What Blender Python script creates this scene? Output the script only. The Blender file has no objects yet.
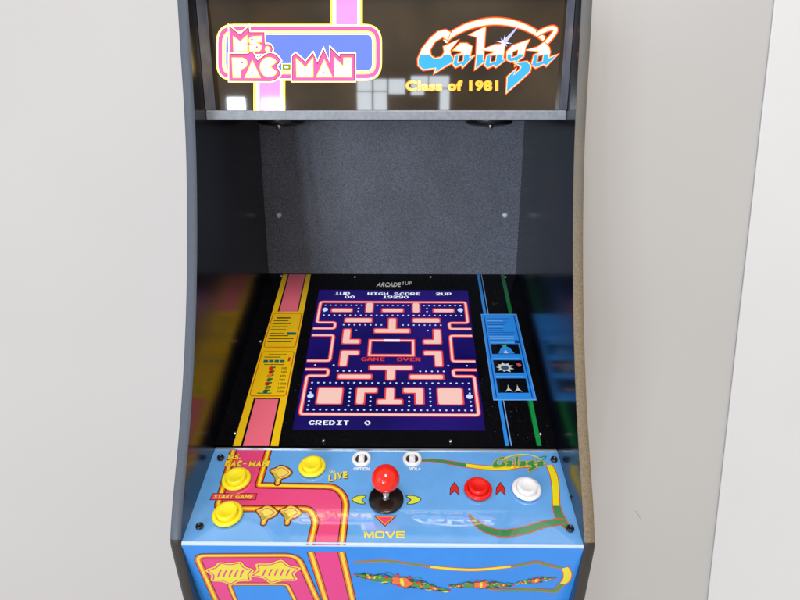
import bpy, math, random
from mathutils import Vector, Matrix
random.seed(4)
S = bpy.context.scene
COL = S.collection
R = math.radians

# ------------------------------------------------------------------ camera
ZC = 1.42                      # eye height
F = 600.0                      # focal length in pixels of an 800 px wide frame
PITCH, YAW, CX = R(16.5), R(0.67), 0.027
W = 0.225                      # half of the clear width between the side panels
T = 0.0122                     # side panel thickness
cam = bpy.data.cameras.new('camera')
cam.sensor_width = 36; cam.lens = 36 * F / 800
cam.clip_start = 0.02; cam.clip_end = 100
cob = bpy.data.objects.new('camera', cam); COL.objects.link(cob)
cob.location = (CX, 0, ZC); cob.rotation_euler = (R(90) - PITCH, 0, YAW)
S.camera = cob
CM = Matrix.Rotation(YAW, 3, 'Z') @ Matrix.Rotation(R(90) - PITCH, 3, 'X')
CO = Vector((CX, 0, ZC))

def hz(hw, y):
    """measured half width and image row of a full-width edge -> depth h and height z of that edge"""
    d = W * F / hw; dn = (y - 300) / F * d
    return (d * math.cos(PITCH) - dn * math.sin(PITCH), -d * math.sin(PITCH) - dn * math.cos(PITCH))

# ------------------------------------------------------------------ materials
MATS = {}
def srgb(c):
    return tuple(((v / 255) / 12.92 if v <= 10.3 else (((v / 255) + .055) / 1.055) ** 2.4) for v in c) + (1,)
def mat(name, rgb, rough=.4, emit=0, spec=.5, coat=0, lin=False, erg=None, metal=0):
    if name in MATS: return MATS[name]
    m = bpy.data.materials.new(name); m.use_nodes = True
    b = m.node_tree.nodes['Principled BSDF']
    c = tuple(rgb) + (1,) if lin else srgb(rgb)
    b.inputs['Base Color'].default_value = c
    b.inputs['Roughness'].default_value = rough
    b.inputs['Specular IOR Level'].default_value = spec
    b.inputs['Coat Weight'].default_value = coat
    b.inputs['Coat Roughness'].default_value = .02
    b.inputs['Coat IOR'].default_value = 2.2
    b.inputs['Metallic'].default_value = metal
    if emit:
        b.inputs['Emission Color'].default_value = c if erg is None else srgb(erg)
        b.inputs['Emission Strength'].default_value = emit
        b.inputs['Base Color'].default_value = tuple(v * .3 for v in c[:3]) + (1,)
    MATS[name] = m
    return m
def noisy(m, scale, amount, bump=0, detail=3, bscale=None, rough_var=0, stretch=None):
    """uneven colour, gloss and a little relief, all in object space"""
    nt = m.node_tree; N = nt.nodes; L = nt.links; b = N['Principled BSDF']
    tc = N.new('ShaderNodeTexCoord'); mp = N.new('ShaderNodeMapping')
    L.new(tc.outputs['Object'], mp.inputs['Vector'])
    if stretch: mp.inputs['Scale'].default_value = stretch
    no = N.new('ShaderNodeTexNoise'); no.inputs['Scale'].default_value = scale; no.inputs['Detail'].default_value = detail
    L.new(mp.outputs['Vector'], no.inputs['Vector'])
    c = b.inputs['Base Color'].default_value[:]
    mx = N.new('ShaderNodeMix'); mx.data_type = 'RGBA'
    mx.inputs[6].default_value = tuple(v * (1 - amount) for v in c[:3]) + (1,)
    mx.inputs[7].default_value = tuple(min(1, v * (1 + amount)) for v in c[:3]) + (1,)
    mr = N.new('ShaderNodeMapRange'); mr.inputs[1].default_value = .3; mr.inputs[2].default_value = .7
    L.new(no.outputs[0], mr.inputs[0]); L.new(mr.outputs[0], mx.inputs[0])
    L.new(mx.outputs[2], b.inputs['Base Color'])
    if rough_var:
        r = b.inputs['Roughness'].default_value
        m2 = N.new('ShaderNodeMapRange'); m2.inputs[1].default_value = .3; m2.inputs[2].default_value = .7
        m2.inputs[3].default_value = max(0, r - rough_var); m2.inputs[4].default_value = r + rough_var
        L.new(no.outputs[0], m2.inputs[0]); L.new(m2.outputs[0], b.inputs['Roughness'])
        if b.inputs['Coat Weight'].default_value > 0:
            m3 = N.new('ShaderNodeMapRange'); m3.inputs[1].default_value = .45; m3.inputs[2].default_value = .75; m3.inputs[3].default_value = .015; m3.inputs[4].default_value = .05
            L.new(no.outputs[0], m3.inputs[0]); L.new(m3.outputs[0], b.inputs['Coat Roughness'])
    if bump:
        n2 = N.new('ShaderNodeTexNoise'); n2.inputs['Scale'].default_value = bscale or scale; n2.inputs['Detail'].default_value = 2
        L.new(mp.outputs['Vector'], n2.inputs['Vector'])
        bp = N.new('ShaderNodeBump'); bp.inputs['Strength'].default_value = bump; bp.inputs['Distance'].default_value = .0006
        L.new(n2.outputs[0], bp.inputs['Height']); L.new(bp.outputs['Normal'], b.inputs['Normal'])
    return m

m_side = noisy(mat('black_laminate', (.001, .002, .006), .2, lin=True, spec=.7), 9, .3, rough_var=.03)
m_edgeL = noisy(mat('grey_edge_band', (.07, .087, .118), .42, lin=True), 700, .14, bump=.25, bscale=900)
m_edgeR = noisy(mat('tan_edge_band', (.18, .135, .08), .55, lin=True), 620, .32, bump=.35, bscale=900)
def painted_warmth(m, top, z0, z1):  # warm reflections painted into the colour: tan low down, fading to grey higher up
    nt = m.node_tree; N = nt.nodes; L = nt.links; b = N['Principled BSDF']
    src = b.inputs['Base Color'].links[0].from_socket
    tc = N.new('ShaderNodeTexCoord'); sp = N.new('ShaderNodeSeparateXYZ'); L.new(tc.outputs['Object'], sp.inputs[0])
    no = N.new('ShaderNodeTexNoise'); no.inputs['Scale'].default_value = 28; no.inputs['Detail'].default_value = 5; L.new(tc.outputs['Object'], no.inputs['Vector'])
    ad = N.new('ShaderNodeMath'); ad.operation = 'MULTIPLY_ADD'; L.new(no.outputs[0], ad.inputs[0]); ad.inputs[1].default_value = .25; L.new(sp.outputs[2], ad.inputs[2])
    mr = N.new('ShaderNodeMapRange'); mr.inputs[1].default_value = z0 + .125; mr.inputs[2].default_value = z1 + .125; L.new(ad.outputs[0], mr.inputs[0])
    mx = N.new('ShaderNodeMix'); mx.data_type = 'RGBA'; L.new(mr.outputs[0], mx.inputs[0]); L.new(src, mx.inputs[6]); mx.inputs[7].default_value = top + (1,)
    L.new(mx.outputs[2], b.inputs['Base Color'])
painted_warmth(m_edgeR, (.11, .11, .108), 1.22, 1.5)
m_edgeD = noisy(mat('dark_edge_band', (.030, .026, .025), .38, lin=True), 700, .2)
m_back = noisy(mat('speckled_vinyl', (.13, .145, .19), .38, lin=True, spec=.4), 800, .7, bump=.7, bscale=900, detail=4)
def blotch(m, scale, lo, hi):
    nt = m.node_tree; N = nt.nodes; L = nt.links; b = N['Principled BSDF']; src = b.inputs['Base Color'].links[0].from_socket
    tc = N.new('ShaderNodeTexCoord'); no = N.new('ShaderNodeTexNoise'); no.inputs['Scale'].default_value = scale; no.inputs['Detail'].default_value = 4; L.new(tc.outputs['Object'], no.inputs['Vector'])
    mr = N.new('ShaderNodeMapRange'); mr.inputs[1].default_value = .3; mr.inputs[2].default_value = .7; mr.inputs[3].default_value = lo; mr.inputs[4].default_value = hi; L.new(no.outputs[0], mr.inputs[0])
    mx = N.new('ShaderNodeMix'); mx.data_type = 'RGBA'; mx.blend_type = 'MULTIPLY'; mx.inputs[0].default_value = 1; L.new(src, mx.inputs[6]); L.new(mr.outputs[0], mx.inputs[7]); L.new(mx.outputs[2], b.inputs['Base Color'])
blotch(m_back, 9, .78, 1.15)
m_bezel = noisy(mat('black_acrylic', (.003, .003, .004), .06, lin=True, spec=.3), 300, .5)
m_shelf = noisy(mat('grey_shelf_edge', (.24, .26, .30), .4, lin=True), 200, .15)
m_shelfdark = mat('black_board', (.012, .012, .016), .5, lin=True)
m_marq = noisy(mat('smoked_marquee', (.030, .017, .006), .03, lin=True, spec=1.0), 14, .5)
m_frame = noisy(mat('dark_grey_trim', (.03, .032, .04), .4, lin=True), 60, .2)
m_brk = noisy(mat('grey_bracket', (.10, .11, .14), .35, lin=True, spec=.6), 60, .2)
m_deck = noisy(mat('blue_deck_print', (.14, .41, .86), .3, lin=True, spec=.25, coat=1), 40, .05, rough_var=.02)
m_front = noisy(mat('blue_front_print', (.022, .27, .85), .28, lin=True), 30, .04)
m_lip = mat('pale_deck_edge', (.5, .62, .80), .3, lin=True)
m_screwb = mat('black_screw', (.01, .01, .012), .3, lin=True)
m_screws = mat('steel_screw', (.5, .48, .44), .3, lin=True, metal=1)
m_bolt = mat('white_bolt_cap', (.8, .8, .82), .3, lin=True)
m_grille = noisy(mat('black_grille', (.01, .01, .012), .3, lin=True), 300, .4)
m_ybtn = mat('yellow_plastic', (.92, .76, .02), .22, lin=True)
m_rbtn = mat('red_plastic', (.78, .012, .008), .16, lin=True)
m_wbtn = mat('white_plastic', (.82, .81, .84), .22, lin=True)
m_ball = mat('red_ball', (.84, .022, .010), .1, lin=True, coat=0)
m_steel = mat('steel_shaft', (.7, .7, .7), .2, lin=True, metal=1)
m_washer = noisy(mat('black_washer', (.012, .008, .006), .22, lin=True), 80, .3)
m_recess = mat('dark_recess', (.02, .018, .018), .5, lin=True)
m_wall = noisy(mat('painted_wall', (.63, .61, .60), .62, lin=True, spec=.35), 1.3, .03, bump=.12, bscale=260)
m_white = noisy(mat('white_paint', (.86, .86, .87), .5, lin=True), 3, .02)

def ink(name, rgb, rough=.12, spec=.5): return mat(name, rgb, rough, spec=spec, coat=1 if rough < .2 else 0)
def glow(name, rgb, s=.85, rough=.05): return mat(name, rgb, rough, emit=s, spec=.6)

# ------------------------------------------------------------------ mesh builder
def link(o, parent):
    COL.objects.link(o)
    if parent is not None: o.parent = parent
    return o
class MB:
    def __init__(s): s.v = []; s.f = []; s.m = []; s.mats = []
    def mi(s, m):
        if m not in s.mats: s.mats.append(m)
        return s.mats.index(m)
    def face(s, pts, m):
        i = len(s.v); s.v += [tuple(p) for p in pts]; s.f.append(tuple(range(i, i + len(pts)))); s.m.append(s.mi(m))
    def faces(s, pts, fs, m):
        i = len(s.v); s.v += [tuple(p) for p in pts]; k = s.mi(m)
        for f in fs: s.f.append(tuple(a + i for a in f)); s.m.append(k)
    def box(s, a, b, m):
        x0, y0, z0 = a; x1, y1, z1 = b
        p = [(x0,y0,z0),(x1,y0,z0),(x1,y1,z0),(x0,y1,z0),(x0,y0,z1),(x1,y0,z1),(x1,y1,z1),(x0,y1,z1)]
        s.faces(p, [(0,3,2,1),(4,5,6,7),(0,1,5,4),(1,2,6,5),(2,3,7,6),(3,0,4,7)], m)
    def prism(s, prof, x0, x1, m):
        """prof: (y,z) outline extruded along x"""
        n = len(prof)
        p = [(x0, y, z) for y, z in prof] + [(x1, y, z) for y, z in prof]
        s.faces(p, [tuple(range(n)), tuple(range(2*n-1, n-1, -1))] + [(i, i+n, (i+1) % n + n, (i+1) % n) for i in range(n)], m)
    def lathe(s, prof, o, U, V, N, m, n=40):
        """prof: (radius, height) list; closes poles"""
        pts = []; fs = []; rings = []
        for r, h in prof:
            if r < 1e-6:
                rings.append([len(pts)]); pts.append(o + N*h)
            else:
                rings.append(list(range(len(pts), len(pts)+n)))
                pts += [o + U*(r*math.cos(2*math.pi*k/n)) + V*(r*math.sin(2*math.pi*k/n)) + N*h for k in range(n)]
        for a, b in zip(rings, rings[1:]):
            for k in range(n):
                k2 = (k+1) % n
                if len(a) == 1: fs.append((a[0], b[k], b[k2]))
                elif len(b) == 1: fs.append((a[k], a[k2], b[0]))
                else: fs.append((a[k], a[k2], b[k2], b[k]))
        s.faces(pts, fs, m)
    def build(s, name, parent=None, smooth=False, bevel=0, fixn=False):
        me = bpy.data.meshes.new(name); me.from_pydata(s.v, [], s.f)
        for m in s.mats: me.materials.append(m)
        for p, k in zip(me.polygons, s.m): p.material_index = k; p.use_smooth = smooth
        if fixn:
            import bmesh
            bm = bmesh.new(); bm.from_mesh(me); bmesh.ops.recalc_face_normals(bm, faces=bm.faces); bm.to_mesh(me); bm.free()
        me.update()
        o = bpy.data.objects.new(name, me)
        if bevel:
            b = o.modifiers.new('bevel', 'BEVEL'); b.width = bevel; b.segments = 2; b.limit_method = 'ANGLE'
        return link(o, parent)

# ------------------------------------------------------------------ planes and 2-D drawing
class Plane:
    def __init__(s, p0, p1):
        s.O = Vector((0, p0[0], p0[1] + ZC)); q = Vector((0, p1[0], p1[1] + ZC))
        s.len = (q - s.O).length
        s.U = Vector((1, 0, 0)); s.V = (q - s.O).normalized(); s.N = s.U.cross(s.V)
    def uv(s, px, py):
        d = CM @ Vector(((px - 400) / F, (300 - py) / F, -1))
        t = (s.O - CO).dot(s.N) / d.dot(s.N)
        p = CO + d * t - s.O
        return (p.dot(s.U), p.dot(s.V))
    def P(s, uv, h=0): return s.O + s.U*uv[0] + s.V*uv[1] + s.N*h
    def many(s, pts): return [s.uv(*p) for p in pts]

def area(p): return sum(p[i-1][0]*p[i][1] - p[i][0]*p[i-1][1] for i in range(len(p))) / 2
def ccw(p): return p if area(p) > 0 else p[::-1]
def smooth(pts, n=6, closed=False):
    out = []; m = len(pts)
    rng = range(m) if closed else range(m-1)
    g = (lambda i: pts[i % m]) if closed else (lambda i: pts[max(0, min(m-1, i))])
    for i in rng:
        a, b, c, d = g(i-1), g(i), g(i+1), g(i+2)
        for k in range(n):
            t = k/n
            out.append(tuple(.5*(2*b[j] + (c[j]-a[j])*t + (2*a[j]-5*b[j]+4*c[j]-d[j])*t*t + (3*b[j]-a[j]-3*c[j]+d[j])*t**3) for j in (0, 1)))
    if not closed: out.append(tuple(pts[-1]))
    return out
def rounded(pts, r, closed=True, n=6):
    out = []; m = len(pts)
    for i, p in enumerate(pts):
        ri = r[i] if isinstance(r, (list, tuple)) else r
        if (not closed and i in (0, m-1)) or ri <= 0: out.append(tuple(p)); continue
        a = Vector(pts[i-1]); b = Vector(p); c = Vector(pts[(i+1) % m])
        d1 = (a-b); d2 = (c-b); ra = min(ri, d1.length*.49, d2.length*.49)
        s_, e_ = b + d1.normalized()*ra, b + d2.normalized()*ra
        for k in range(n+1):
            t = k/n; q = s_*(1-t)**2 + b*2*t*(1-t) + e_*t*t
            out.append((q.x, q.y))
    return out
def offset(p, d, lim=2.2):
    """outward mitred offset of a ccw outline (tips cut at lim)"""
    p = ccw(p); q = []
    p = [a for i, a in enumerate(p) if math.dist(a, p[i-1]) > 1e-7]
    n = len(p)
    for i in range(n):
        a, b, c = Vector(p[i-1]), Vector(p[i]), Vector(p[(i+1) % n])
        e1, e2 = (b-a).normalized(), (c-b).normalized()
        n1, n2 = Vector((e1.y, -e1.x)), Vector((e2.y, -e2.x))
        s_ = n1 + n2
        if s_.length < 1e-4: s_ = n1
        s_.normalize(); k = 1 / max(1/lim, s_.dot(n1))
        w = b + s_*d*k; q.append((w.x, w.y))
    return q
def clip(p, y, keep_below):
    """cut a (u,v) outline with a horizontal line"""
    out = []
    ins = lambda a: (a[1] <= y) if keep_below else (a[1] >= y)
    for i in range(len(p)):
        a, b = p[i-1], p[i]
        if ins(a) != ins(b):
            t = (y-a[1])/(b[1]-a[1]); out.append((a[0]+(b[0]-a[0])*t, y))
        if ins(b): out.append(b)
    return out
LEV = .00004
class Art:
    """flat print on a plane: every layer a thin sheet above the one below"""
    def __init__(s, plane, base=.00012): s.p = plane; s.mb = MB(); s.base = base
    def h(s, l): return s.base + l*LEV
    def poly(s, uv, m, l=0):
        if len(uv) < 3: return
        s.mb.face([s.p.P(q, s.h(l)) for q in ccw(uv)], m)
    def px(s, pts, m, l=0): s.poly(s.p.many(pts), m, l)
    def ribbon(s, uv, w, m, l=0, closed=False):
        """w: number or (start,end) or list"""
        n = len(uv); L = []; Rr = []
        for i in range(n):
            a = Vector(uv[i-1] if (i or closed) else uv[0]); b = Vector(uv[i]); c = Vector(uv[(i+1) % n] if (closed or i < n-1) else uv[-1])
            e1 = (b-a); e2 = (c-b)
            if e1.length < 1e-9: e1 = e2
            if e2.length < 1e-9: e2 = e1
            e1.normalize(); e2.normalize()
            n1 = Vector((-e1.y, e1.x)); s_ = (n1 + Vector((-e2.y, e2.x)))
            if s_.length < 1e-4: s_ = n1
            s_.normalize(); k = 1/max(.5, s_.dot(n1))
            ww = w[i] if isinstance(w, list) else (w[0]+(w[1]-w[0])*i/(n-1) if isinstance(w, tuple) else w)
            L.append(b + s_*ww*.5*k); Rr.append(b - s_*ww*.5*k)
        for i in range(n if closed else n-1):
            j = (i+1) % n
            s.mb.face([s.p.P(q, s.h(l)) for q in (L[i], Rr[i], Rr[j], L[j])], m)
    def bands(s, uv, spec, l=0, closed=False):
        for k, (w, m) in enumerate(spec): s.ribbon(uv, w, m, l+k, closed)
    def disc(s, c, r, m, l=0, n=20, sq=1, rot=0):
        s.poly([(c[0]+r*math.cos(2*math.pi*k/n), c[1]+r*sq*math.sin(2*math.pi*k/n)) for k in range(n)], m, l)
    def quadtext(s, txt, x0, x1, ytop, ybot, m, l=0, bold=0, slant=0, xb0=None, xb1=None):
        """text stretched into an image quad on the plane"""
        vs, fs = text_mesh(txt, bold)
        xb0 = x0 if xb0 is None else xb0; xb1 = x1 if xb1 is None else xb1
        A, B, C, D = s.p.uv(xb0, ybot), s.p.uv(xb1, ybot), s.p.uv(x1, ytop), s.p.uv(x0, ytop)
        pts = []
        for a, b in vs:
            q = [(1-a)*(1-b)*A[j] + a*(1-b)*B[j] + a*b*C[j] + (1-a)*b*D[j] for j in (0, 1)]
            pts.append(s.p.P(q, s.h(l)))
        s.mb.faces(pts, fs, m)
    def build(s, name, parent): return s.mb.build(name, parent)
_tc = {}
def text_mesh(txt, bold=0):
    if (txt, bold) in _tc: return _tc[(txt, bold)]
    cu = bpy.data.curves.new('lettering', 'FONT'); cu.body = txt; cu.size = 1; cu.offset = bold; cu.resolution_u = 3
    cu.space_character = 1.0 + bold*1.5
    o = bpy.data.objects.new('lettering', cu); COL.objects.link(o)
    dg = bpy.context.evaluated_depsgraph_get(); me = o.evaluated_get(dg).to_mesh()
    v = [(a.co.x, a.co.y) for a in me.vertices]; f = [tuple(p.vertices) for p in me.polygons]
    x0, x1 = min(a[0] for a in v), max(a[0] for a in v); y0, y1 = min(a[1] for a in v), max(a[1] for a in v)
    v = [((a-x0)/(x1-x0), (b-y0)/(y1-y0)) for a, b in v]
    out = []
    for q in f:
        if area([v[i] for i in q]) < 0: q = q[::-1]
        out.append(q)
    o.evaluated_get(dg).to_mesh_clear(); bpy.data.objects.remove(o); bpy.data.curves.remove(cu)
    _tc[(txt, bold)] = (v, out)
    return v, out

# ------------------------------------------------------------------ the cabinet's profile
DECK0, DECK1 = hz(201.3, 544.5), hz(171.1, 449.5)
BEZ0 = (DECK1[0] + .0015, DECK1[1] + .004)
BEZ1 = hz(123.6, 274)
BACKH = BEZ1[0]
MARQ_H = .795
SH0, SH1 = .0028, .0143        # speaker shelf: bottom and top height
FR0 = hz(184, 600)
FRT = (DECK0[0] + .0015, DECK0[1] - .010)
dy, dz = FR0[0]-FRT[0], FR0[1]-FRT[1]
FRB = (FRT[0] + dy*2.2, FRT[1] + dz*2.2)
deck = Plane(DECK0, DECK1); bez = Plane(BEZ0, BEZ1); back = Plane((BACKH, BEZ1[1]), (BACKH, SH0))
marq = Plane((MARQ_H, SH1), (MARQ_H, .17)); front = Plane(FRB, FRT)

root = bpy.data.objects.new('arcade_cabinet', None); COL.objects.link(root)
root.location = (0, .85, 0)
root['label'] = 'black upright arcade machine with lit logo sign, maze game screen and blue control deck'
root['category'] = 'arcade machine'
bpy.context.view_layer.update()
RI = Matrix.Translation((0, -.85, 0))
KIDS = []
def part(o, parent=None, label=None):
    """children keep world-space meshes: cancel the parent's place"""
    if parent is None: o.parent = root; o.matrix_parent_inverse = RI
    else: o.parent = parent
    if label: o['label'] = label
    return o

# side panels -------------------------------------------------------
prof = [(196.9,0),(194.2,50),(191,105),(189.1,150),(188.1,200),(187.85,250),(188.4,300),(189.8,350),(192.1,400),(195.4,450),(199.3,500),(201.2,532)]
edge = [hz(a, b) for a, b in prof]
t0 = edge[0]; sl = (edge[0][0]-edge[1][0])/(edge[0][1]-edge[1][1])
edge = [(t0[0] + sl*.05, t0[1] + .05)] + edge
edge = smooth(edge, 4)
kink = hz(201.9, 545); low = hz(190, 600)
k0 = (kink[0]+.001, kink[1])
dl = ((low[0]-k0[0])/(low[1]-k0[1]))
knee = rounded([edge[-1], k0, (k0[0]+dl*(-.05), k0[1]-.05)], .02, closed=False, n=5)
zb = -.80
edge = edge[:-1] + knee + [(k0[0]+dl*(-.22), k0[1]-.22), (k0[0]+dl*(-.22), -ZC)]
outline = [(h, z+ZC) for h, z in edge] + [(BACKH+.10, 0), (BACKH+.10, edge[0][1]+ZC)]
for sx in (-1, 1):
    mb = MB(); a, b = sx*W, sx*(W+T)
    mb.prism(outline, min(a, b), max(a, b), m_side)
    sp = part(mb.build('side_panel', fixn=True), label='left side panel with grey front edge' if sx < 0 else 'right side panel with front edge tinted tan, grey at the top')
    # rounded edge band, following the front outline
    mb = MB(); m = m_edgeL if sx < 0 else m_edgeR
    n = len(edge); secs = []
    for i, (h, z) in enumerate(edge):
        p, q = Vector(edge[max(0, i-1)]), Vector(edge[min(n-1, i+1)])
        tn = (q-p).normalized(); nn = Vector((tn.y, -tn.x))
        if nn.x > 0: nn = -nn
        row = []
        for k in range(7):
            t = k/6; x = a + (b-a)*t
            bulge = .0016*math.sqrt(max(0, 1-(2*t-1)**2)) + .0004
            row.append((x, h + nn.x*bulge, z + ZC + nn.y*bulge))
        secs.append(row)
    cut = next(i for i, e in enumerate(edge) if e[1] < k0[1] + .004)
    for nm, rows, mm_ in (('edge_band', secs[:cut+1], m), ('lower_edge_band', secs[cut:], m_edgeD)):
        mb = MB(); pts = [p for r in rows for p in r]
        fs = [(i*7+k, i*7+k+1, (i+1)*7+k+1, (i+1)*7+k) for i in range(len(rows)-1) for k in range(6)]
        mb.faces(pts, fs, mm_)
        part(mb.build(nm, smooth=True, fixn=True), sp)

# back panel --------------------------------------------------------
mb = MB(); mb.box((-W, BACKH, BEZ1[1]+ZC-.02), (W, BACKH+.012, SH0+ZC-.0005), m_back)
bp = part(mb.build('back_panel'))
for q in ((279, 215), (505, 215)):
    u = back.uv(*q); mb = MB()
    mb.lathe([(.0048, 0), (.0048, .0012), (.0036, .0026), (0, .0032)], back.P(u), back.U, back.V, back.N, m_bolt, 20)
    part(mb.build('bolt', smooth=True), bp)
mb = MB(); mb.box((-W, BACKH+.05, 0), (W, BACKH+.062, .17+ZC), m_shelfdark); part(mb.build('rear_board'))
# shelf under the sign ---------------------------------------------
mb = MB(); mb.box((-W, .783, SH0+ZC), (W, BACKH+.012, SH1+ZC), m_shelf)
sh = part(mb.build('speaker_shelf', bevel=.0012))
for x in (283.5, 487.5):
    pl = Plane((.9, SH0), (1.0, SH0))
    u0 = x; depth_y = 1.0
    d = CM @ Vector(((x-400)/F, (300-122)/F, -1)); tt = 1.0/d.y; X = CX + d.x*tt
    o = Vector((X, .985, SH0+ZC)); mb = MB()
    mb.lathe([(.037, 0), (.037, -.0035), (.034, -.006), (.018, -.0085), (0, -.0095)], o, Vector((1,0,0)), Vector((0,1,0)), Vector((0,0,1)), m_grille, 36)
    g = part(mb.build('speaker_grille', smooth=True))
    mb = MB(); mb.lathe([(.0045, -.006), (.0045, -.0115), (.003, -.0125), (0, -.013)], o + Vector((0,-.022,0)), Vector((1,0,0)), Vector((0,1,0)), Vector((0,0,1)), m_screws, 12)
    part(mb.build('screw', smooth=True), g)
# top board and sign frame -----------------------------------------
top_z = .1475
mb = MB(); mb.box((-W, .785, top_z+ZC), (W, BACKH+.05, top_z+.012+ZC), m_frame); part(mb.build('top_board', bevel=.001))
mb = MB(); mb.box((-W+.0005, MARQ_H, SH1+ZC+.0005), (W-.0005, MARQ_H+.006, top_z+ZC-.0005), m_marq)
sign = part(mb.build('marquee'), label='lit sign panel with two game logos')
gl, gr_ = marq.uv(211.2, 55)[0], marq.uv(563.2, 55)[0]
for xg, xw in ((gl, -W+.0004), (gr_, W-.0004)):
    mb = MB(); z0, z1 = SH1+ZC+.0004, top_z+ZC-.0004
    tri = [(xg, MARQ_H-.0006), (xw, MARQ_H-.0006), (xw, MARQ_H-.0135), (xg + (xw-xg)*.12, MARQ_H-.0016)]
    pts = [(x, y, z0) for x, y in tri] + [(x, y, z1) for x, y in tri]
    mb.faces(pts, [(0,1,2,3), (7,6,5,4)] + [(i, i+4, (i+1) % 4+4, (i+1) % 4) for i in range(4)], m_brk)
    part(mb.build('sign_bracket', fixn=True))

# ------------------------------------------------------------------ sign print
def glin(name, rgb, s_): return mat(name, rgb, .05, emit=s_, spec=.6, lin=True)
Y_, CR, PK, OL, BL, MR = glin('sign_yellow', (1, .86, .06), 2.0), glin('sign_cream', (1, .95, .42), 2.2), glin('sign_pink', (.85, .085, .31), 1.5), glow('sign_olive', (150, 150, 40), .7), glin('sign_blue', (.11, .17, .62), 1.4), glow('sign_maroon', (190, 60, 110), .6)
PKL = glin('sign_light_pink', (.9, .23, .58), 1.5)
A = Art(marq)
K = marq.uv(301, 60)[0] - marq.uv(300, 60)[0]      # metres per picture pixel on the sign
def c1(p): return marq.many([(210 + x/8, 15 + y/8) for x, y in p])
def c2(p): return marq.many([(300 + x/8, 15 + y/8) for x, y in p])
# the pink road behind the plaque
for xs in ((330.2, 362.6, -6, 24.6), (253.6, 285.2, 80, 112)):
    x0, x1, ya, yb = xs
    A.px([(x0, ya), (x1, ya), (x1, yb), (x0, yb)], Y_, 0)
    A.px([(x0+2.2, ya), (x1-2.2, ya), (x1-2.2, yb), (x0+2.2, yb)], CR, 1)
    A.px([(x0+5.8, ya), (x1-5.2, ya), (x1-5.2, yb), (x0+5.8, yb)], PKL, 2)
pl = rounded(c1([(50, 72), (1376, 72), (1376, 525), (50, 525)]), 17*K, n=8)
for i, (d, m) in enumerate([(0, Y_), (.8, CR), (1.9, PK), (6.0, Y_), (6.9, CR), (8.0, OL), (8.6, CR), (9.7, BL)]):
    A.poly(offset(pl, -d*K) if d else pl, m, 1+i)
L0 = 10
def slab(uv, l):
    A.poly(offset(uv, 2.1*K), CR, l); A.poly(offset(uv, 1.0*K), MR, l+1); A.poly(uv, PK, l+2)
slab(c1([(162, 104), (242, 168), (306, 106), (310, 146), (430, 146), (432, 238)] + [(462+33*math.cos(a), 273+33*math.sin(a)) for a in [R(x) for x in range(-110, 150, 20)]] + [(430, 303), (165, 303)]), L0)
arc = [(482+88*math.cos(R(a)), 418+106*math.sin(R(a))) for a in range(-100, -18, 12)]
arc2 = [(482+88*math.cos(R(a)), 418+104*math.sin(R(a))) for a in range(28, 92, 12)]
slab(c1([(162, 318), (308, 318), (333, 294), (380, 376), (425, 340)] + arc + [(522, 408)] + arc2 + [(162, 521)]), L0+3)
slab(c2([(-55, 521), (-55, 335), (-32, 316), (45, 386), (104, 318), (140, 400), (190, 290), (244, 405), (249, 276), (322, 350), (326, 318), (432, 318), (432, 521)]), L0+6)
# plain rosette of the same tones fills the plaque's right end
L1 = L0 + 10
def face(uv):
    A.poly(offset(uv, .9*K), OL, L1); A.poly(offset(uv, .45*K), Y_, L1+1); A.poly(uv, CR, L1+2)
face(c1([(190, 175), (243, 218), (297, 168), (297, 288), (194, 290)]))
face(c1([(340, 175), (412, 172), (412, 214), (372, 217), (372, 228), (395, 232), (410, 248), (408, 275), (392, 288), (318, 288), (318, 243), (350, 243), (350, 236), (326, 230), (315, 213), (318, 188)]))
face(c1([(462+17*math.cos(R(a)), 273+17*math.sin(R(a))) for a in range(0, 360, 30)]))
face(c1([(180, 346), (262, 346), (290, 360), (299, 385), (288, 412), (262, 428), (246, 430), (246, 500), (188, 500)]))
face(c1([(340, 368), (402, 500), (284, 500)]))
face(c1([(482, 416)] + [(474+70*math.cos(R(a)), 418+76*math.sin(R(a))) for a in range(30, 332, 14)]))
face(c2([(-28, 352), (45, 424), (104, 348), (104, 495), (-24, 495)]))
face(c2([(195, 362), (256, 495), (134, 495)]))
face(c2([(275, 342), (350, 418), (352, 346), (411, 346), (411, 495), (277, 495)]))
for x, y in ((338, 198), (376, 258), (258, 381), (338, 463)): A.poly(c1([(x+10*math.cos(R(a)), y+10*math.sin(R(a))) for a in range(0, 360, 40)]), PK, L1+3)
A.poly(c2([(187+9*math.cos(R(a)), 458+9*math.sin(R(a))) for a in range(0, 360, 40)]), PK, L1+3)
A.poly(c1([(360, 325), (402, 325), (381, 352)]), CR, L1+1); A.poly(c1([(369, 329), (393, 329), (381, 344)]), BL, L1+2)
A.poly(c1([(574, 388), (652, 388), (652, 444), (574, 444)]), CR, L1); A.poly(c1([(580, 394), (646, 394), (646, 438), (580, 438)]), OL, L1+1); A.poly(c1([(597, 407), (628, 407), (628, 425), (597, 425)]), CR, L1+2)
part(A.build('logo_print', None), sign, 'pink and yellow logo print on the sign')

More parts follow.
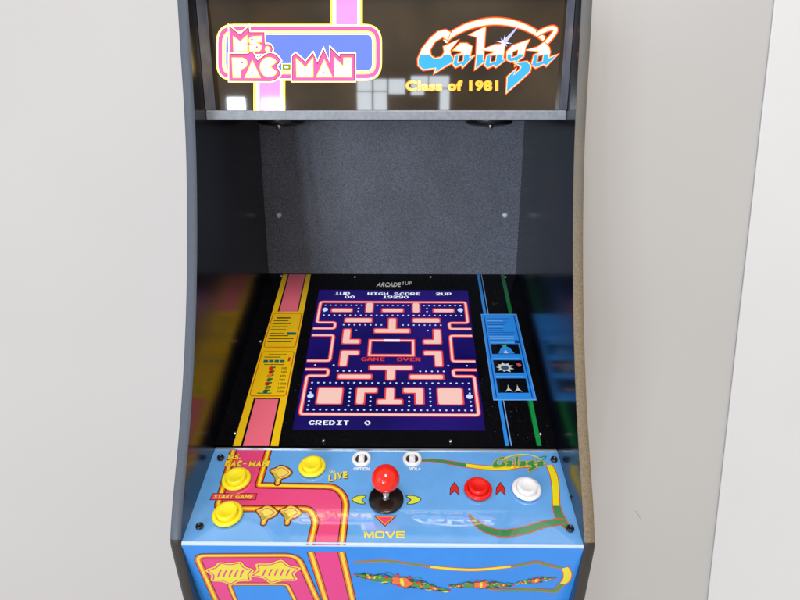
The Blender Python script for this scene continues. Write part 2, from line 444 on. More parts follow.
# second logo
A = Art(marq)
RD, ORC, WH, SB = glin('sign_red_orange', (.9, .045, .006), 1.4), glin('sign_peach', (1, .48, .16), 1.6), glin('sign_white', (1, .97, .9), 2.4), glin('sign_sky', (.03, .30, .68), 1.5)
def g3(p): return marq.many([(400 + x/7.06, 15 + y/7.06) for x, y in p])
def g4(p): return g3([(x+494, y) for x, y in p])
ycut = g3([(300, 277)])[0][1]
def letter(uv, holes=(), l=0):
    A.poly(offset(uv, 1.7*K, 2), RD, l); A.poly(offset(uv, .9*K, 2.5), ORC, l+1); A.poly(uv, WH, l+2)
    A.poly(clip(uv, ycut, True), SB, l+3)
    for h in holes:
        A.poly(offset(h, .9*K), ORC, l+4); A.poly(offset(h, .3*K), RD, l+5); A.poly(offset(h, -.35*K), m_marq, l+6)
sw = smooth(g3([(318, 190), (352, 148), (410, 112), (480, 80), (560, 58), (640, 46), (720, 47), (800, 60), (880, 86), (950, 120), (1018, 170)]), 5)
lw = [(11 + 18*math.sin(math.pi*min(1, .12+.8*i/(len(sw)-1))))/7.06*K for i in range(len(sw))]
lp = smooth(g4([(470, 138), (525, 108), (582, 92), (604, 108), (575, 155), (528, 205)]), 5)
for k, (dw, m) in enumerate(((4.0, RD), (2.0, ORC), (0, WH))):
    A.ribbon(sw, [w+dw*K for w in lw], m, k)
    A.ribbon(lp, [15/7.06*K+dw*K]*len(lp), m, k+3)
letter(g3([(350,125),(320,110),(270,122),(215,170),(160,240),(130,310),(132,355),(165,385),(256,372),(246,406),(320,360),(385,325),(352,278),(350,244),(405,182),(312,226),(318,264),(297,300),(247,312),(213,288),(207,245),(240,188),(300,150),(332,168)]), l=6)
hole = lambda pts: g3(pts)
letter(g3([(384,246),(426,205),(470,205),(503,225),(488,305),(522,290),(443,366),(436,345),(392,367),(375,345),(390,290),(436,274),(438,252),(412,249)]), [hole([(418,288),(446,283),(440,325),(412,332)])], l=13)
letter(g3([(598,92),(590,200),(584,318),(600,325),(532,378),(541,300),(548,152),(498,140)]), l=20)
letter(g4([(88,246),(180,215),(240,213),(236,250),(228,318),(268,306),(182,366),(166,352),(125,372),(105,350),(120,290),(168,272),(172,252)]), [hole([(494+152,290),(494+182,283),(494+176,325),(494+146,332)])], l=27)
letter(g4([(262,262),(300,222),(410,183),(386,228),(374,292),(338,318),(318,352),(322,322),(284,328),(262,316)]), [hole([(494+302,262),(494+336,248),(494+330,285),(494+298,296)])], l=34)
letter(g4([(318,342),(400,332),(427,358),(418,400),(352,462),(258,545),(264,440),(320,385),(304,428),(352,386),(362,362)]), l=41)
letter(g4([(402,248),(478,232),(522,198),(553,232),(560,262),(550,308),(614,283),(536,358),(520,345),(462,371),(436,350),(452,288),(492,268),(490,252)]), [hole([(494+482,292),(494+512,284),(494+506,325),(494+476,332)])], l=27)
LV = glow('sign_lilac', (190, 190, 255), 1.0)
st = []
for i in range(16):
    a = R(i*22.5+8); r = (62 if i % 4 == 0 else 40) if i % 2 == 0 else 15
    st.append((238+r*math.cos(a), 195+r*math.sin(a)))
A.poly(g4(st), LV, 49); A.poly(g4([(238+(x-238)*.6, 195+(y-195)*.6) for x, y in st]), WH, 50)
A.poly(g4([(228, 186), (358, 58), (250, 206)]), LV, 51)
OY, OR = glow('sign_amber', (255, 205, 70), .95), glow('sign_orange', (225, 130, 40), .6)
A.quadtext('Class of 1981', 405, 498.4, 80, 92.0, OR, 52, bold=.075)
A.quadtext('Class of 1981', 405.6, 497.8, 80.6, 91.3, OY, 53, bold=.05)
part(A.build('logo_print', None), sign, 'orange and sky blue logo print on the sign')

# ------------------------------------------------------------------ monitor bezel
mb = MB()
V0, V1 = 0, bez.len
mb.face([bez.P((-W, V0)), bez.P((W, V0)), bez.P((W, V1)), bez.P((-W, V1))], m_bezel)
mb.face([bez.P((-W, V0), -.006), bez.P((W, V0), -.006), bez.P((W, V0)), bez.P((-W, V0))], m_bezel)
mb.face([bez.P((-W, V0), -.006), bez.P((-W, V1), -.006), bez.P((W, V1), -.006), bez.P((W, V0), -.006)], m_bezel)
bz = part(mb.build('screen_bezel'))
A = Art(bez)
KB = bez.uv(401, 360)[0] - bez.uv(400, 360)[0]
bY, bP, bK, bR = ink('print_yellow', (252, 205, 22)), ink('print_pink', (250, 116, 138)), ink('print_black', (12, 8, 8)), ink('print_red', (205, 40, 25))
def lerp(a, b, t): return a + (b-a)*t
# road strip: left and right borders given at the top and bottom rows
TL, TR, BLx, BR = 283.3, 311.0, 233.6, 278.6
def sx_(t, y): # t across the strip, y row
    k = (y-274)/(444-274)
    return (lerp(lerp(TL, BLx, k), lerp(TR, BR, k), t), y)
def strip(t0, t1, y0, y1): return [sx_(t0, y0), sx_(t1, y0), sx_(t1, y1), sx_(t0, y1)]
A.px(strip(0, 1, 274.4, 446), bY, 0)
A.px(strip(.17, .83, 274.4, 446), bK, 1)
A.px(strip(.22, .79, 274.4, 446), bP, 2)
A.px(strip(.0, 1, 311.6, 398.5), bY, 3)
A.px([sx_(.17, 398.5), sx_(.83, 398.5), sx_(.83, 399.3), sx_(.17, 399.3)], bK, 4)
part(A.build('road_print', None), bz, 'pink road stripe with yellow borders')
dk, gr, tl = ink('print_text', (105, 82, 10)), ink('print_green', (30, 120, 60)), ink('print_teal', (15, 110, 105))
for (ya, yb, kind) in ((313.5, 347.5, 0), (351.5, 396.5, 1)):
    A = Art(bez, .0005)
    o_ = rounded(bez.many(strip(.04, .96, ya, yb)), .006)
    A.poly(o_, bR, 0); A.poly(offset(o_, -.0011), bY, 1)
    if kind == 0:
        for i in range(9):
            y = ya+4 + i*(yb-ya-7)/9
            if i == 5:
                A.px(strip(.62, .9, y, y+2.6), tl, 2); A.px(strip(.12, .55, y+.8, y+1.5), dk, 2); continue
            A.px(strip(.12 if i else .2, random.uniform(.55, .88), y, y+(1.3 if i == 0 else .8)), dk, 2)
    else:
        A.px(strip(.25, .75, ya+3, ya+4), dk, 2); A.px(strip(.15, .6, ya+5.5, ya+6.2), dk, 2)
        for i in range(4): A.px(strip(.16+i*.15, .28+i*.15, ya+8.6, ya+11), tl, 2)
        A.px(strip(.82, .88, ya+6, ya+10), bR, 2)
        A.px(strip(.2, .75, ya+13, ya+13.7), dk, 2)
        cols = [(200, 60, 40), (190, 30, 25), (230, 140, 20), (30, 120, 70), (180, 40, 30), (120, 150, 30), (20, 110, 70)]
        vals = ['100', '200', '500', '700', '1000', '2000', '5000']
        for i in range(7):
            y = ya+17 + i*3.85
            A.disc(bez.uv(*sx_(.42 + .02*(i % 2), y)), .0038, ink('print_icon_%d%d%d' % cols[i], cols[i]), 2)
            A.disc(bez.uv(*sx_(.5, y-.9)), .0018, gr, 3)
            a_, b_ = sx_(.70, y), sx_(.70 + .05*len(vals[i]), y)
            A.quadtext(vals[i], a_[0], b_[0], y-1.1, y+1.2, dk, 2, bold=.02)
        A.px(strip(.22, .58, yb-3.6, yb-2.6), gr, 2)
    part(A.build('instruction_card', None), bz, 'yellow score card with red outline' if kind else 'yellow text card with red outline')
# right-hand lines and the blue card
A = Art(bez)
lb, dg = ink('print_light_blue', (45, 145, 242)), ink('print_dark_green', (8, 110, 55))
bG2 = ink('print_mid_green', (16, 150, 70))
A.px([(477.0, 274.4), (479.6, 274.4), (509.2, 446), (505.4, 446)], lb, 0)
A.px([(481.0, 274.4), (481.8, 274.4), (512.0, 446), (510.9, 446)], ink('print_pale_blue', (120, 170, 230)), 0)
A.px([(500.6, 274.4), (504.2, 274.4), (541.6, 446), (537.0, 446)], dg, 0)
A.px([(528.5, 398), (532.0, 398), (541.6, 446), (537.0, 446)], bG2, 1)
part(A.build('line_print', None), bz)
A = Art(bez)
rs = random.Random(11)
for i in range(230):
    y = rs.uniform(280, 444)
    x = rs.uniform(lerp(470, 488, (y-280)/164), lerp(512, 552, (y-280)/164)) if i % 4 else rs.uniform(lerp(262, 214, (y-280)/164), lerp(316, 290, (y-280)/164))
    A.disc(bez.uv(x, y), rs.uniform(.0002, .00048), rs.choice((ink('speck_grey', (120, 120, 125)), ink('speck_grey', (120, 120, 125)), ink('speck_red', (140, 40, 50)), ink('speck_blue', (60, 90, 150)))), 0, n=6)
o_ = part(A.build('speck_print', None), bz)
o_['kind'] = 'stuff'
A = Art(bez, .0005)
cb, cb2 = ink('card_blue', (45, 148, 248)), ink('card_pale_blue', (120, 185, 250))
cardq = [(480.8, 314.2), (516.4, 314.2), (536.6, 400.6), (493.4, 400.6)]
cc = bez.many(cardq)
def cu(a, b):
    p = [lerp(lerp(cc[0][j], cc[1][j], a), lerp(cc[3][j], cc[2][j], a), b) for j in (0, 1)]
    return tuple(p)
def cq(a0, a1, b0, b1): return [cu(a0, b0), cu(a1, b0), cu(a1, b1), cu(a0, b1)]
def cardbox(a0, a1, b0, b1, m, l):
    A.poly([cu(a0, b0), cu(a1, b0), cu(a1, b1), cu(a0, b1)], m, l)
A.poly(cc, cb, 0)
for a0, a1, b0, b1 in ((.07, .095, .02, .97), (.905, .93, .02, .97)): cardbox(a0, a1, b0, b1, ink('card_navy', (20, 60, 140)), 1)
cardbox(0, 1, .0, .006, cb2, 1); cardbox(0, 1, .99, 1, cb2, 1); cardbox(0, .012, .006, .99, cb2, 1); cardbox(.988, 1, .006, .99, cb2, 1)
for i in range(12):
    b = .06 + i*.0255
    cardbox(.14 , random.uniform(.5, .86), b, b+.009, cb2 if i in (1, 4, 9, 10) else ink('card_mid_blue', (22, 95, 185)), 1)
cardbox(.78, .92, .34, .375, ink('card_navy', (20, 60, 140)), 2)
ck = ink('card_black', (6, 8, 12)); cw = ink('card_white', (220, 220, 215)); cg = ink('card_green', (70, 180, 110)); co = ink('card_coral', (215, 80, 100))
for b0, b1 in ((.385, .505), (.575, .715), (.775, .925)): cardbox(.14, .86, b0, b1, ck, 2)
for b0 in (.362, .552, .752): cardbox(.15, .8, b0, b0+.01, cb2, 2)
A.poly([cu(.3, .50), cu(.72, .50), cu(.62, .43), cu(.5, .405), cu(.4, .43)], cb, 3)
A.poly([cu(.44, .495), cu(.5, .455), cu(.56, .495)], cw, 4); A.poly([cu(.42, .395), cu(.56, .39), cu(.52, .43), cu(.47, .43)], cg, 4)
bs = []
for i in range(18):
    a = i*2*math.pi/18; r = (.24 if i % 2 else .14)*random.uniform(.85, 1.1)
    bs.append(cu(.4+r*math.cos(a), .655+r*.24*math.sin(a)))
A.poly(bs, cw, 3); A.poly([cu(.4+.1*math.cos(a*.5), .66+.024*math.sin(a*.5)) for a in range(13)], ink('card_grey_blue', (60, 90, 130)), 4)
A.poly([cu(.7, .615), cu(.8, .605), cu(.83, .64), cu(.74, .65)], co, 3)
for a in (.4, .62): A.poly([cu(a-.09, .915), cu(a-.02, .88), cu(a, .84), cu(a+.02, .88), cu(a+.09, .915), cu(a, .9)], cw, 3)
part(A.build('instruction_card', None), bz, 'blue card with three small black pictures')
A = Art(bez)
A.quadtext('ARCADE', 378, 401, 282.4, 286.9, ink('print_white', (235, 232, 225)), 0, bold=.03, xb0=376, xb1=400.5)
A.quadtext('1UP', 403, 412, 281.6, 285.0, ink('print_white', (235, 232, 225)), 0, bold=.02, xb0=402.6, xb1=411.6)
part(A.build('maker_name', None), bz)
for q in ((281.3, 276.5), (355, 277.6), (430.7, 277.6), (505.4, 277.6), (260.5, 342), (235.3, 434), (323.6, 441.3), (450.6, 441.8), (540.4, 434.5)):
    mb = MB(); mb.lathe([(.0026, 0), (.0026, .0012), (.0014, .0022), (0, .0024)], bez.P(bez.uv(*q), .001), bez.U, bez.V, bez.N, m_screws, 12)
    part(mb.build('screw', smooth=True), bz)

# ------------------------------------------------------------------ the screen
q = bez.many([(319, 290), (468.3, 290), (484.5, 431), (292.6, 431)])
su0, su1 = (q[0][0]+q[3][0])/2, (q[1][0]+q[2][0])/2
sv0, sv1 = q[2][1], q[0][1]
sb = mat('screen_blue', (9, 6, 60), .09, emit=.0, spec=.5)
nt = sb.node_tree; bs_ = nt.nodes['Principled BSDF']
bs_.inputs['Base Color'].default_value = (.002, .002, .006, 1)
tc = nt.nodes.new('ShaderNodeTexCoord'); no = nt.nodes.new('ShaderNodeTexNoise'); no.inputs['Scale'].default_value = 7
rp = nt.nodes.new('ShaderNodeValToRGB'); rp.color_ramp.elements[0].position = .35; rp.color_ramp.elements[1].position = .7
rp.color_ramp.elements[0].color = srgb((14, 8, 92)); rp.color_ramp.elements[1].color = srgb((44, 22, 132))
nt.links.new(tc.outputs['Object'], no.inputs['Vector']); nt.links.new(no.outputs[0], rp.inputs[0])
nt.links.new(rp.outputs[0], bs_.inputs['Emission Color']); bs_.inputs['Emission Strength'].default_value = .75
A = Art(bez, .0003)
A.poly([(su0, sv0), (su1, sv0), (su1, sv1), (su0, sv1)], sb, 0)
scr = part(A.build('screen', None), label='lit screen with a pink maze on dark blue')
A = Art(bez, .0003)
gP, gR, gW, gDot, gRed = glow('screen_pink', (238, 194, 184), .8), glow('screen_red_rim', (226, 62, 66), .74), glow('screen_white', (225, 235, 250), .9), glow('screen_dot', (190, 215, 250), .85), glow('screen_letters_red', (225, 60, 20), .8)
def st_(s, t): return (su0 + (su1-su0)*s, sv1 + (sv0-sv1)*t)
FONT = {'0':'0011100 0100110 1100011 1100011 1100011 0110010 0011100','1':'0001100 0011100 0001100 0001100 0001100 0001100 0111111','2':'0111110 1100011 0000111 0011110 0111100 1110000 1111111','9':'0111110 1100011 1100011 0111111 0000011 0000110 0111100',
'U':'1100011 1100011 1100011 1100011 1100011 1100011 0111110','P':'1111110 1100011 1100011 1100011 1111110 1100000 1100000','H':'1100011 1100011 1100011 1111111 1100011 1100011 1100011','I':'0111111 0001100 0001100 0001100 0001100 0001100 0111111','G':'0011111 0110000 1100000 1100111 1100011 0110011 0011111',
'S':'0111100 1100110 1100000 0111110 0000011 1100011 0111110','C':'0011110 0110011 1100000 1100000 1100000 0110011 0011110','O':'0111110 1100011 1100011 1100011 1100011 1100011 0111110','R':'1111110 1100011 1100011 1100111 1111100 1101110 1100111','E':'0111111 0110000 0110000 0111110 0110000 0110000 0111111',
'A':'0011100 0110110 1100011 1100011 1111111 1100011 1100011','M':'1100011 1110111 1111111 1111111 1101011 1100011 1100011','V':'1100011 1100011 1100011 1110111 0111110 0011100 0001000','D':'1111100 1100110 1100011 1100011 1100011 1100110 1111100','T':'0111111 0001100 0001100 0001100 0001100 0001100 0001100'}
def pixtext(txt, s, t, m, l=3, cw=1/28, ch=1/36):
    for i, c in enumerate(txt):
        if c not in FONT: continue
        for r, row in enumerate(FONT[c].split()):
            k = 0
            while k < 7:
                if row[k] == '1':
                    e = k
                    while e < 7 and row[e] == '1': e += 1
                    a0, a1 = s + (i + k/8)*cw, s + (i + e/8)*cw; b0, b1 = t + r/8*ch, t + (r+1)/8*ch
                    A.poly([st_(a0, b0), st_(a1, b0), st_(a1, b1), st_(a0, b1)], m, l); k = e
                else: k += 1
pixtext('1UP', 3/28, .022, gW); pixtext('HIGH SCORE', 9.2/28, .022, gW); pixtext('2UP', 22/28, .022, gW)
pixtext('00', 5/28, .052, gW); pixtext('19290', 12/28, .052, gW)
pixtext('CREDIT', 2.2/28, .948, gW); pixtext('0', 10.4/28, .948, gW)
# the maze: a plain symmetrical layout of bars on a grid of corridors
T0, T1 = .095, .925
gx = lambda x: x/28*.985 + .0075
gy = lambda y: T0 + y/31*(T1-T0)
def gp(x, y): return st_(gx(x), gy(y))
XS = [1.5, 5.6, 9.7, 18.3, 22.4, 26.5]
YS = [1.6, 4.6, 7.8, 11.0, 14.2, 17.4, 20.4, 23.4, 26.4, 29.4]
unit = (su1-su0)/28
border = [(.5, .5), (27.5, .5), (27.5, 7.0), (24.2, 7.0), (24.2, 8.8), (28, 8.8)]
rim = [(.0, 8.8), (3.8, 8.8), (3.8, 7.0), (.5, 7.0), (.5, .5), (27.5, .5), (27.5, 7.0), (24.2, 7.0), (24.2, 8.8), (28, 8.8)]
rim2 = [(.0, 20.0), (3.8, 20.0), (3.8, 21.6), (.5, 21.6), (.5, 30.5), (27.5, 30.5), (27.5, 21.6), (24.2, 21.6), (24.2, 20.0), (28, 20.0)]
rimL = [(.0, 10.8), (3.8, 10.8), (3.8, 17.8), (.0, 17.8)]
rimR = [(28, 10.8), (24.2, 10.8), (24.2, 17.8), (28, 17.8)]
for r in (rim, rim2, rimL, rimR):
    p = rounded([gp(*a) for a in r], .45*unit, closed=False, n=3)
    A.ribbon(p, .70*unit, gR, 1); A.ribbon(p, .36*unit, gP, 2)
blocks = []
def blk(x0, y0, x1, y1, mirror=True):
    blocks.append((x0, y0, x1, y1))
    if mirror and abs(x0+x1-28) > .01: blocks.append((28-x1, y0, 28-x0, y1))
I = 1.05
def cell(c0, c1, r0, r1): return (XS[c0]+I, YS[r0]+I*.85, XS[c1]-I, YS[r1]-I*.85)
shapes = [[(2.7, 2.6, 6.6, 3.8)], [(9.0, .7, 10.4, 3.9)], [(12.0, 2.6, 16.0, 3.8)], [(5.4, 5.6, 10.4, 7.0)],
  [(13.25, 5.6, 14.75, 10.1), (10.8, 8.8, 17.2, 10.1)],
  [(5.4, 8.9, 6.8, 13.2), (5.4, 11.9, 8.6, 13.2)], [(5.4, 15.0, 6.8, 19.2), (5.4, 15.0, 8.6, 16.3)],
  [(10.4, 18.9, 17.6, 20.1), (13.25, 18.9, 14.75, 22.6)], [(5.4, 21.2, 11.0, 22.4)],
  [(2.6, 24.4, 6.6, 28.3)], [(8.7, 24.4, 12.0, 25.7), (8.7, 24.4, 10.1, 28.3)], [(12.0, 27.1, 16.0, 28.3), (13.25, 24.4, 14.75, 28.3)]]
def draw(sh, mir):
    rects = [((28-a[2], a[1], 28-a[0], a[3]) if mir else a) for a in sh]
    for r in rects: blocks.append(r)
    for k, (d, m) in enumerate(((.12, gR), (-.13, gP))):
        for j, (x0, y0, x1, y1) in enumerate(rects):
            p = rounded([gp(x0-d, y0-d), gp(x1+d, y0-d), gp(x1+d, y1+d), gp(x0-d, y1+d)], .35*unit, n=3)
            A.poly(p, m, 1 + k*2 + j)
for sh in shapes:
    draw(sh, False)
    x0, x1 = min(r[0] for r in sh), max(r[2] for r in sh)
    if abs(x0+x1-28) > .1: draw(sh, True)
# the pen in the middle
pen = [gp(10.3, 12.2), gp(17.7, 12.2), gp(17.7, 16.3), gp(10.3, 16.3)]
A.ribbon(pen, .7*unit, gR, 1, closed=True); A.ribbon(pen, .34*unit, gP, 2, closed=True)
blocks.append((10.3, 12.2, 17.7, 16.3))
A.poly([gp(12.6, 11.9), gp(15.4, 11.9), gp(15.4, 12.5), gp(12.6, 12.5)], gW, 3)
pixtext('GAME', gx(9.0), gy(16.9), gRed, 6); pixtext('OVER', gx(15.0), gy(16.9), gRed, 6)
def free(x, y):
    if not (1.2 < x < 26.8 and 1.2 < y < 29.8): return False
    for x0, y0, x1, y1 in blocks:
        if x0-.62 < x < x1+.62 and y0-.62 < y < y1+.62: return False
    if y > 6.2 and y < 9.6 and (x < 4.6 or x > 23.4): return False
    if y > 10 and y < 18.6 and (x < 4.6 or x > 23.4): return False
    if y > 19.2 and y < 22.4 and (x < 4.6 or x > 23.4): return False
    if 10 < y < 20 and 7.2 < x < 20.8: return False
    return True
def dot(x, y, r): A.disc(gp(x, y), r*unit, gDot, 1, n=8)
done = []
def put(x, y):
    if not free(x, y): return
    if any(abs(x-a) < .75 and abs(y-b) < .75 for a, b in done): return
    done.append((x, y)); dot(x, y, .17)
for y in (1.6, 4.75, 7.7, 20.4, 23.3, 29.5):
    for i in range(14):
        put(1.5 + i*.9615, y); put(26.5 - i*.9615, y)
for x in (1.5, 4.55, 7.7, 11.0, 12.9):
    for i in range(30):
        put(x, 1.6 + i*.962); put(28-x, 1.6 + i*.962)
for x, y in ((1.6, 3.0), (26.4, 3.0), (1.6, 26.4), (26.4, 26.4)): A.disc(gp(x, y), .5*unit, gDot, 2, n=16)
part(A.build('game_picture', None), scr)

# ------------------------------------------------------------------ control deck
mb = MB(); DL = deck.len
th = .010
mb.face([deck.P((-W, 0)), deck.P((W, 0)), deck.P((W, DL)), deck.P((-W, DL))], m_deck)
mb.face([deck.P((-W, DL), -th), deck.P((-W, DL)), deck.P((W, DL)), deck.P((W, DL), -th)], m_deck)
dk_o = part(mb.build('control_deck'))
# folded front lip
r_ = .0022; pl_ = []
lipz = [(DECK0[0], DECK0[1]+ZC)]
sect = [deck.P((0, .0014), .0007), deck.P((0, .0006), .0005), Vector((0, DECK0[0]-.0009, DECK0[1]+ZC-.0009)), Vector((0, DECK0[0]-.0009, DECK0[1]+ZC-.0028))]
mb = MB()
for a, b in zip(sect, sect[1:]): mb.face([(-W+.0002, a.y, a.z), (W-.0002, a.y, a.z), (W-.0002, b.y, b.z), (-W+.0002, b.y, b.z)], m_lip)
part(mb.build('edge_strip', smooth=True, fixn=False), dk_o)
mb = MB(); mb.face([(-W, DECK0[0]-.0009, DECK0[1]+ZC-.0028), (-W, FRT[0], FRT[1]+ZC), (W, FRT[0], FRT[1]+ZC), (W, DECK0[0]-.0009, DECK0[1]+ZC-.0028)], m_front)
part(mb.build('front_lip'), dk_o)
# thin steel strip between deck and bezel
mb = MB(); a = deck.P((0, DL-.001), .0012); b = bez.P((0, 0), .0012)
mb.box((-W+.001, a.y-.001, a.z-.004), (W-.001, a.y+.0016, a.z+.0005), mat('steel_strip', (.45, .47, .5), .3, lin=True, metal=.6))
part(mb.build('joint_strip'))

KD = deck.uv(401, 495)[0] - deck.uv(400, 495)[0]
A = Art(deck)
dP, dDk, dOr, dYe = ink('deck_pink', (240, 78, 134), .1), ink('deck_dark', (70, 14, 10), .1), ink('deck_orange', (235, 100, 20), .1), ink('deck_yellow', (250, 225, 60), .1)
outl = [(233.5, 450.2), (220.2, 497), (217, 508.6), (310.5, 509.0), (315.8, 521), (310.4, 544.6)]
inl = [(268.5, 450.2), (258.6, 485.4), (336, 486.6), (346.5, 500), (341.6, 544.6)]
OU = rounded(deck.many(outl), [0, .004, .012, .014, .006, 0], closed=False)
IN = rounded(deck.many(inl), [0, .002, .02, .012, 0], closed=False)
A.poly(OU + IN[::-1], dP, 0)
for P_ in (OU, IN): A.bands(P_, [(8.0*KD, dDk), (6.0*KD, dOr), (2.8*KD, dYe)], 1)
part(A.build('road_print', None), dk_o, 'pink road with yellow and orange borders')
A = Art(deck)
# lettering
tY = ink('deck_lettering', (250, 230, 60), .15); tW = ink('deck_white', (245, 245, 250), .15); tD = ink('deck_text_dark', (110, 20, 60), .15)
def box_norm(p):
    x0, x1 = min(q[0] for q in p), max(q[0] for q in p); y0, y1 = min(q[1] for q in p), max(q[1] for q in p)
    return [((x-x0)/(x1-x0), (y-y0)/(y1-y0)) for x, y in p]
LM = box_norm([(190, 175), (243, 232), (297, 168), (297, 288), (262, 288), (262, 250), (243, 270), (224, 250), (224, 288), (190, 288)])
LS = box_norm([(340, 175), (412, 172), (412, 202), (352, 205), (352, 220), (395, 222), (410, 240), (408, 275), (392, 288), (318, 288), (318, 262), (372, 260), (372, 246), (326, 242), (315, 220), (318, 188)])
LP = box_norm([(180, 346), (262, 346), (299, 370), (299, 405), (262, 430), (225, 430), (225, 500), (180, 500)])
LA = box_norm([(340, 346), (402, 500), (365, 500), (356, 470), (324, 470), (315, 500), (278, 500)])
LC = box_norm([(500, 418-76), (440, 342), (405, 380), (405, 456), (440, 494), (500, 494), (540, 470), (480, 450), (450, 440), (450, 398), (480, 388), (540, 366)])
LN = box_norm([(275, 342), (350, 430), (352, 346), (411, 346), (411, 495), (375, 495), (312, 425), (312, 495), (277, 495)])
def chunk(shape, x0, x1, yt, yb, sl):
    uv = ccw(deck.many([(x0 + (x1-x0)*a + sl*(1-b), yt + (yb-yt)*b) for a, b in shape]))
    A.poly(offset(uv, .5*KD), ink('deck_text_red', (205, 40, 40), .15), 5); A.poly(uv, tY, 6)
x = 227.6
for sh, w_ in ((LM, 5.6), (LS, 4.0)): chunk(sh, x, x+w_, 454.6, 459.2, 1.4); x += w_ + 1.0
A.px([(x, 458.1), (x+1.3, 458.1), (x+1.1, 459.3), (x-.2, 459.3)], tY, 6)
for x, sh, w_ in ((224.4, LP, 5.0), (230.2, LA, 5.6), (236.4, LC, 5.0), (248.4, LM, 6.0), (255.2, LA, 5.8), (261.8, LN, 6.4)): chunk(sh, x, x+w_, 460.6, 466.6, 1.8)
A.px([(243.4, 463.0), (246.6, 463.0), (246.3, 464.4), (243.1, 464.4)], tY, 6)
part(A.build('lettering_print', None), dk_o); A = Art(deck)
A.px([(212.5, 493.4), (257.4, 493.4), (255.8, 500.2), (209.4, 500.2)], tD, 5); A.px([(213.2, 494.0), (256.6, 494.0), (255.2, 499.6), (210.4, 499.6)], ink('deck_tag_pink', (235, 70, 95), .12), 6)
A.quadtext('START GAME', 215.4, 253.6, 494.8, 498.8, tY, 7, bold=.03, xb0=213.4, xb1=252.0)
part(A.build('lettering_print', None), dk_o); A = Art(deck)
for sh, m, l in ((.6, dDk, 5), (0, tY, 6)):
    A.quadtext('L', 328.6+sh, 333.4+sh, 475.0+sh, 481.4+sh, m, l, bold=.05); A.quadtext('I', 334.6+sh, 336.4+sh, 473.6+sh, 479.6+sh, m, l, bold=.05)
    A.quadtext('V', 337.4+sh, 342.2+sh, 472.6+sh, 479.2+sh, m, l, bold=.05); A.quadtext('E', 343.0+sh, 347.4+sh, 471.4+sh, 478.4+sh, m, l, bold=.05)
A.quadtext('GO', 329.6, 335.0, 469.6, 473.0, tY, 5, bold=.03)
part(A.build('lettering_print', None), dk_o); A = Art(deck)
A.quadtext('OPTION', 353.4, 369.8, 467.4, 470.7, tW, 5, bold=.05)
part(A.build('lettering_print', None), dk_o); A = Art(deck)
A.quadtext('VOL+', 409.0, 420.6, 467.4, 470.7, tW, 5, bold=.05)
part(A.build('lettering_print', None), dk_o); A = Art(deck)
def strokes(letters, x0, x1, ytop, ybot, w, m, l):
    n = len(letters); pitch = (x1-x0)/n
    for i, ls in enumerate(letters):
        for st, cl in ls:
            uv = deck.many([(x0 + pitch*(i + a*.86), ybot + (ytop-ybot)*b) for a, b in st])
            A.ribbon(rounded(uv, .0022, cl, 3) if cl == 1 else uv, w, m, l, closed=bool(cl))
GM = [([(0.06, 0), (.06, 1)], 0), ([(.94, 0), (.94, 1)], 0), ([(.1, .98), (.5, .18), (.9, .98)], 0)]
GO_ = [([(.08, .08), (.92, .08), (.92, .92), (.08, .92)], 1)]
GV = [([(.02, 1), (.5, .06), (.98, 1)], 0)]
GE = [([(.96, .92), (.08, .92), (.08, .08), (.96, .08)], 0), ([(.1, .5), (.88, .5)], 0)]
strokes([GM, GO_, GV, GE], 364.6, 407.0, 531.6, 538.2, 1.75*KD, tY, 5)
part(A.build('lettering_print', None), dk_o)
A = Art(deck)
# joystick arrows
lime = ink('deck_lime', (225, 235, 60), .12); rim_ = ink('deck_rim', (45, 40, 20), .12); rr = ink('deck_arrow_red', (225, 35, 20), .12); og = ink('deck_arrow_orange', (240, 150, 50), .12)
def arrow(px_, m, o, m2=None):
    A = Art(deck)
    uv = ccw(deck.many(px_)); A.poly(offset(uv, .8*KD), o, 5); A.poly(uv, m, 6)
    if m2: A.poly(offset(uv, -1.3*KD), m2, 7)
    part(A.build('arrow_print', None), dk_o)
arrow(smooth([(352.4, 499.6), (358, 496.4), (365.4, 496.4), (361.2, 499.8), (364.6, 503.6), (357.6, 503.0)], 3, True), lime, rim_)
arrow(smooth([(420.4, 499.6), (414.6, 496.4), (406.8, 496.4), (411.4, 499.8), (407.6, 503.8), (415, 503.2)], 3, True), lime, rim_)
arrow([(375.4, 516.4), (395.2, 516.4), (385.0, 525.8)], og, rim_, ink('deck_arrow_pink', (240, 70, 120), .12))
for x in (454.4, 500.4):
    arrow([(x-4.2, 494.6), (x-3.6, 488), (x, 483.2), (x+3.6, 488), (x+4.4, 494.8), (x+.2, 490.2)], rr, rim_)
# plain stand-in badges for the deck's small pictures
bo, bi, bm_ = ink('badge_orange', (225, 130, 30), .12), ink('badge_yellow', (250, 225, 95), .12), ink('badge_mauve', (190, 95, 120), .12)
for cx, cy in ((280.6, 474.5), (266.6, 514.5), (290.2, 514.5)):
    A = Art(deck); s_ = [(-10.5, -4), (-5, -6.5), (-1, -9), (5, -8), (11.5, -2), (5.5, 3.5), (1.0, 5), (-1.5, 11), (-5.5, 10.5), (-5, 4)]
    uv = ccw(smooth(deck.many([(cx+a, cy+b*.95) for a, b in s_]), 3, True))
    A.poly(offset(uv, 1.0*KD), dDk, 8); A.poly(uv, bo, 9); A.poly(offset(uv, -1.1*KD), bi, 10); A.poly(offset(uv, -2.6*KD), bm_, 11); A.poly(offset(uv, -3.4*KD), bi, 12)
    part(A.build('badge_print', None), dk_o)

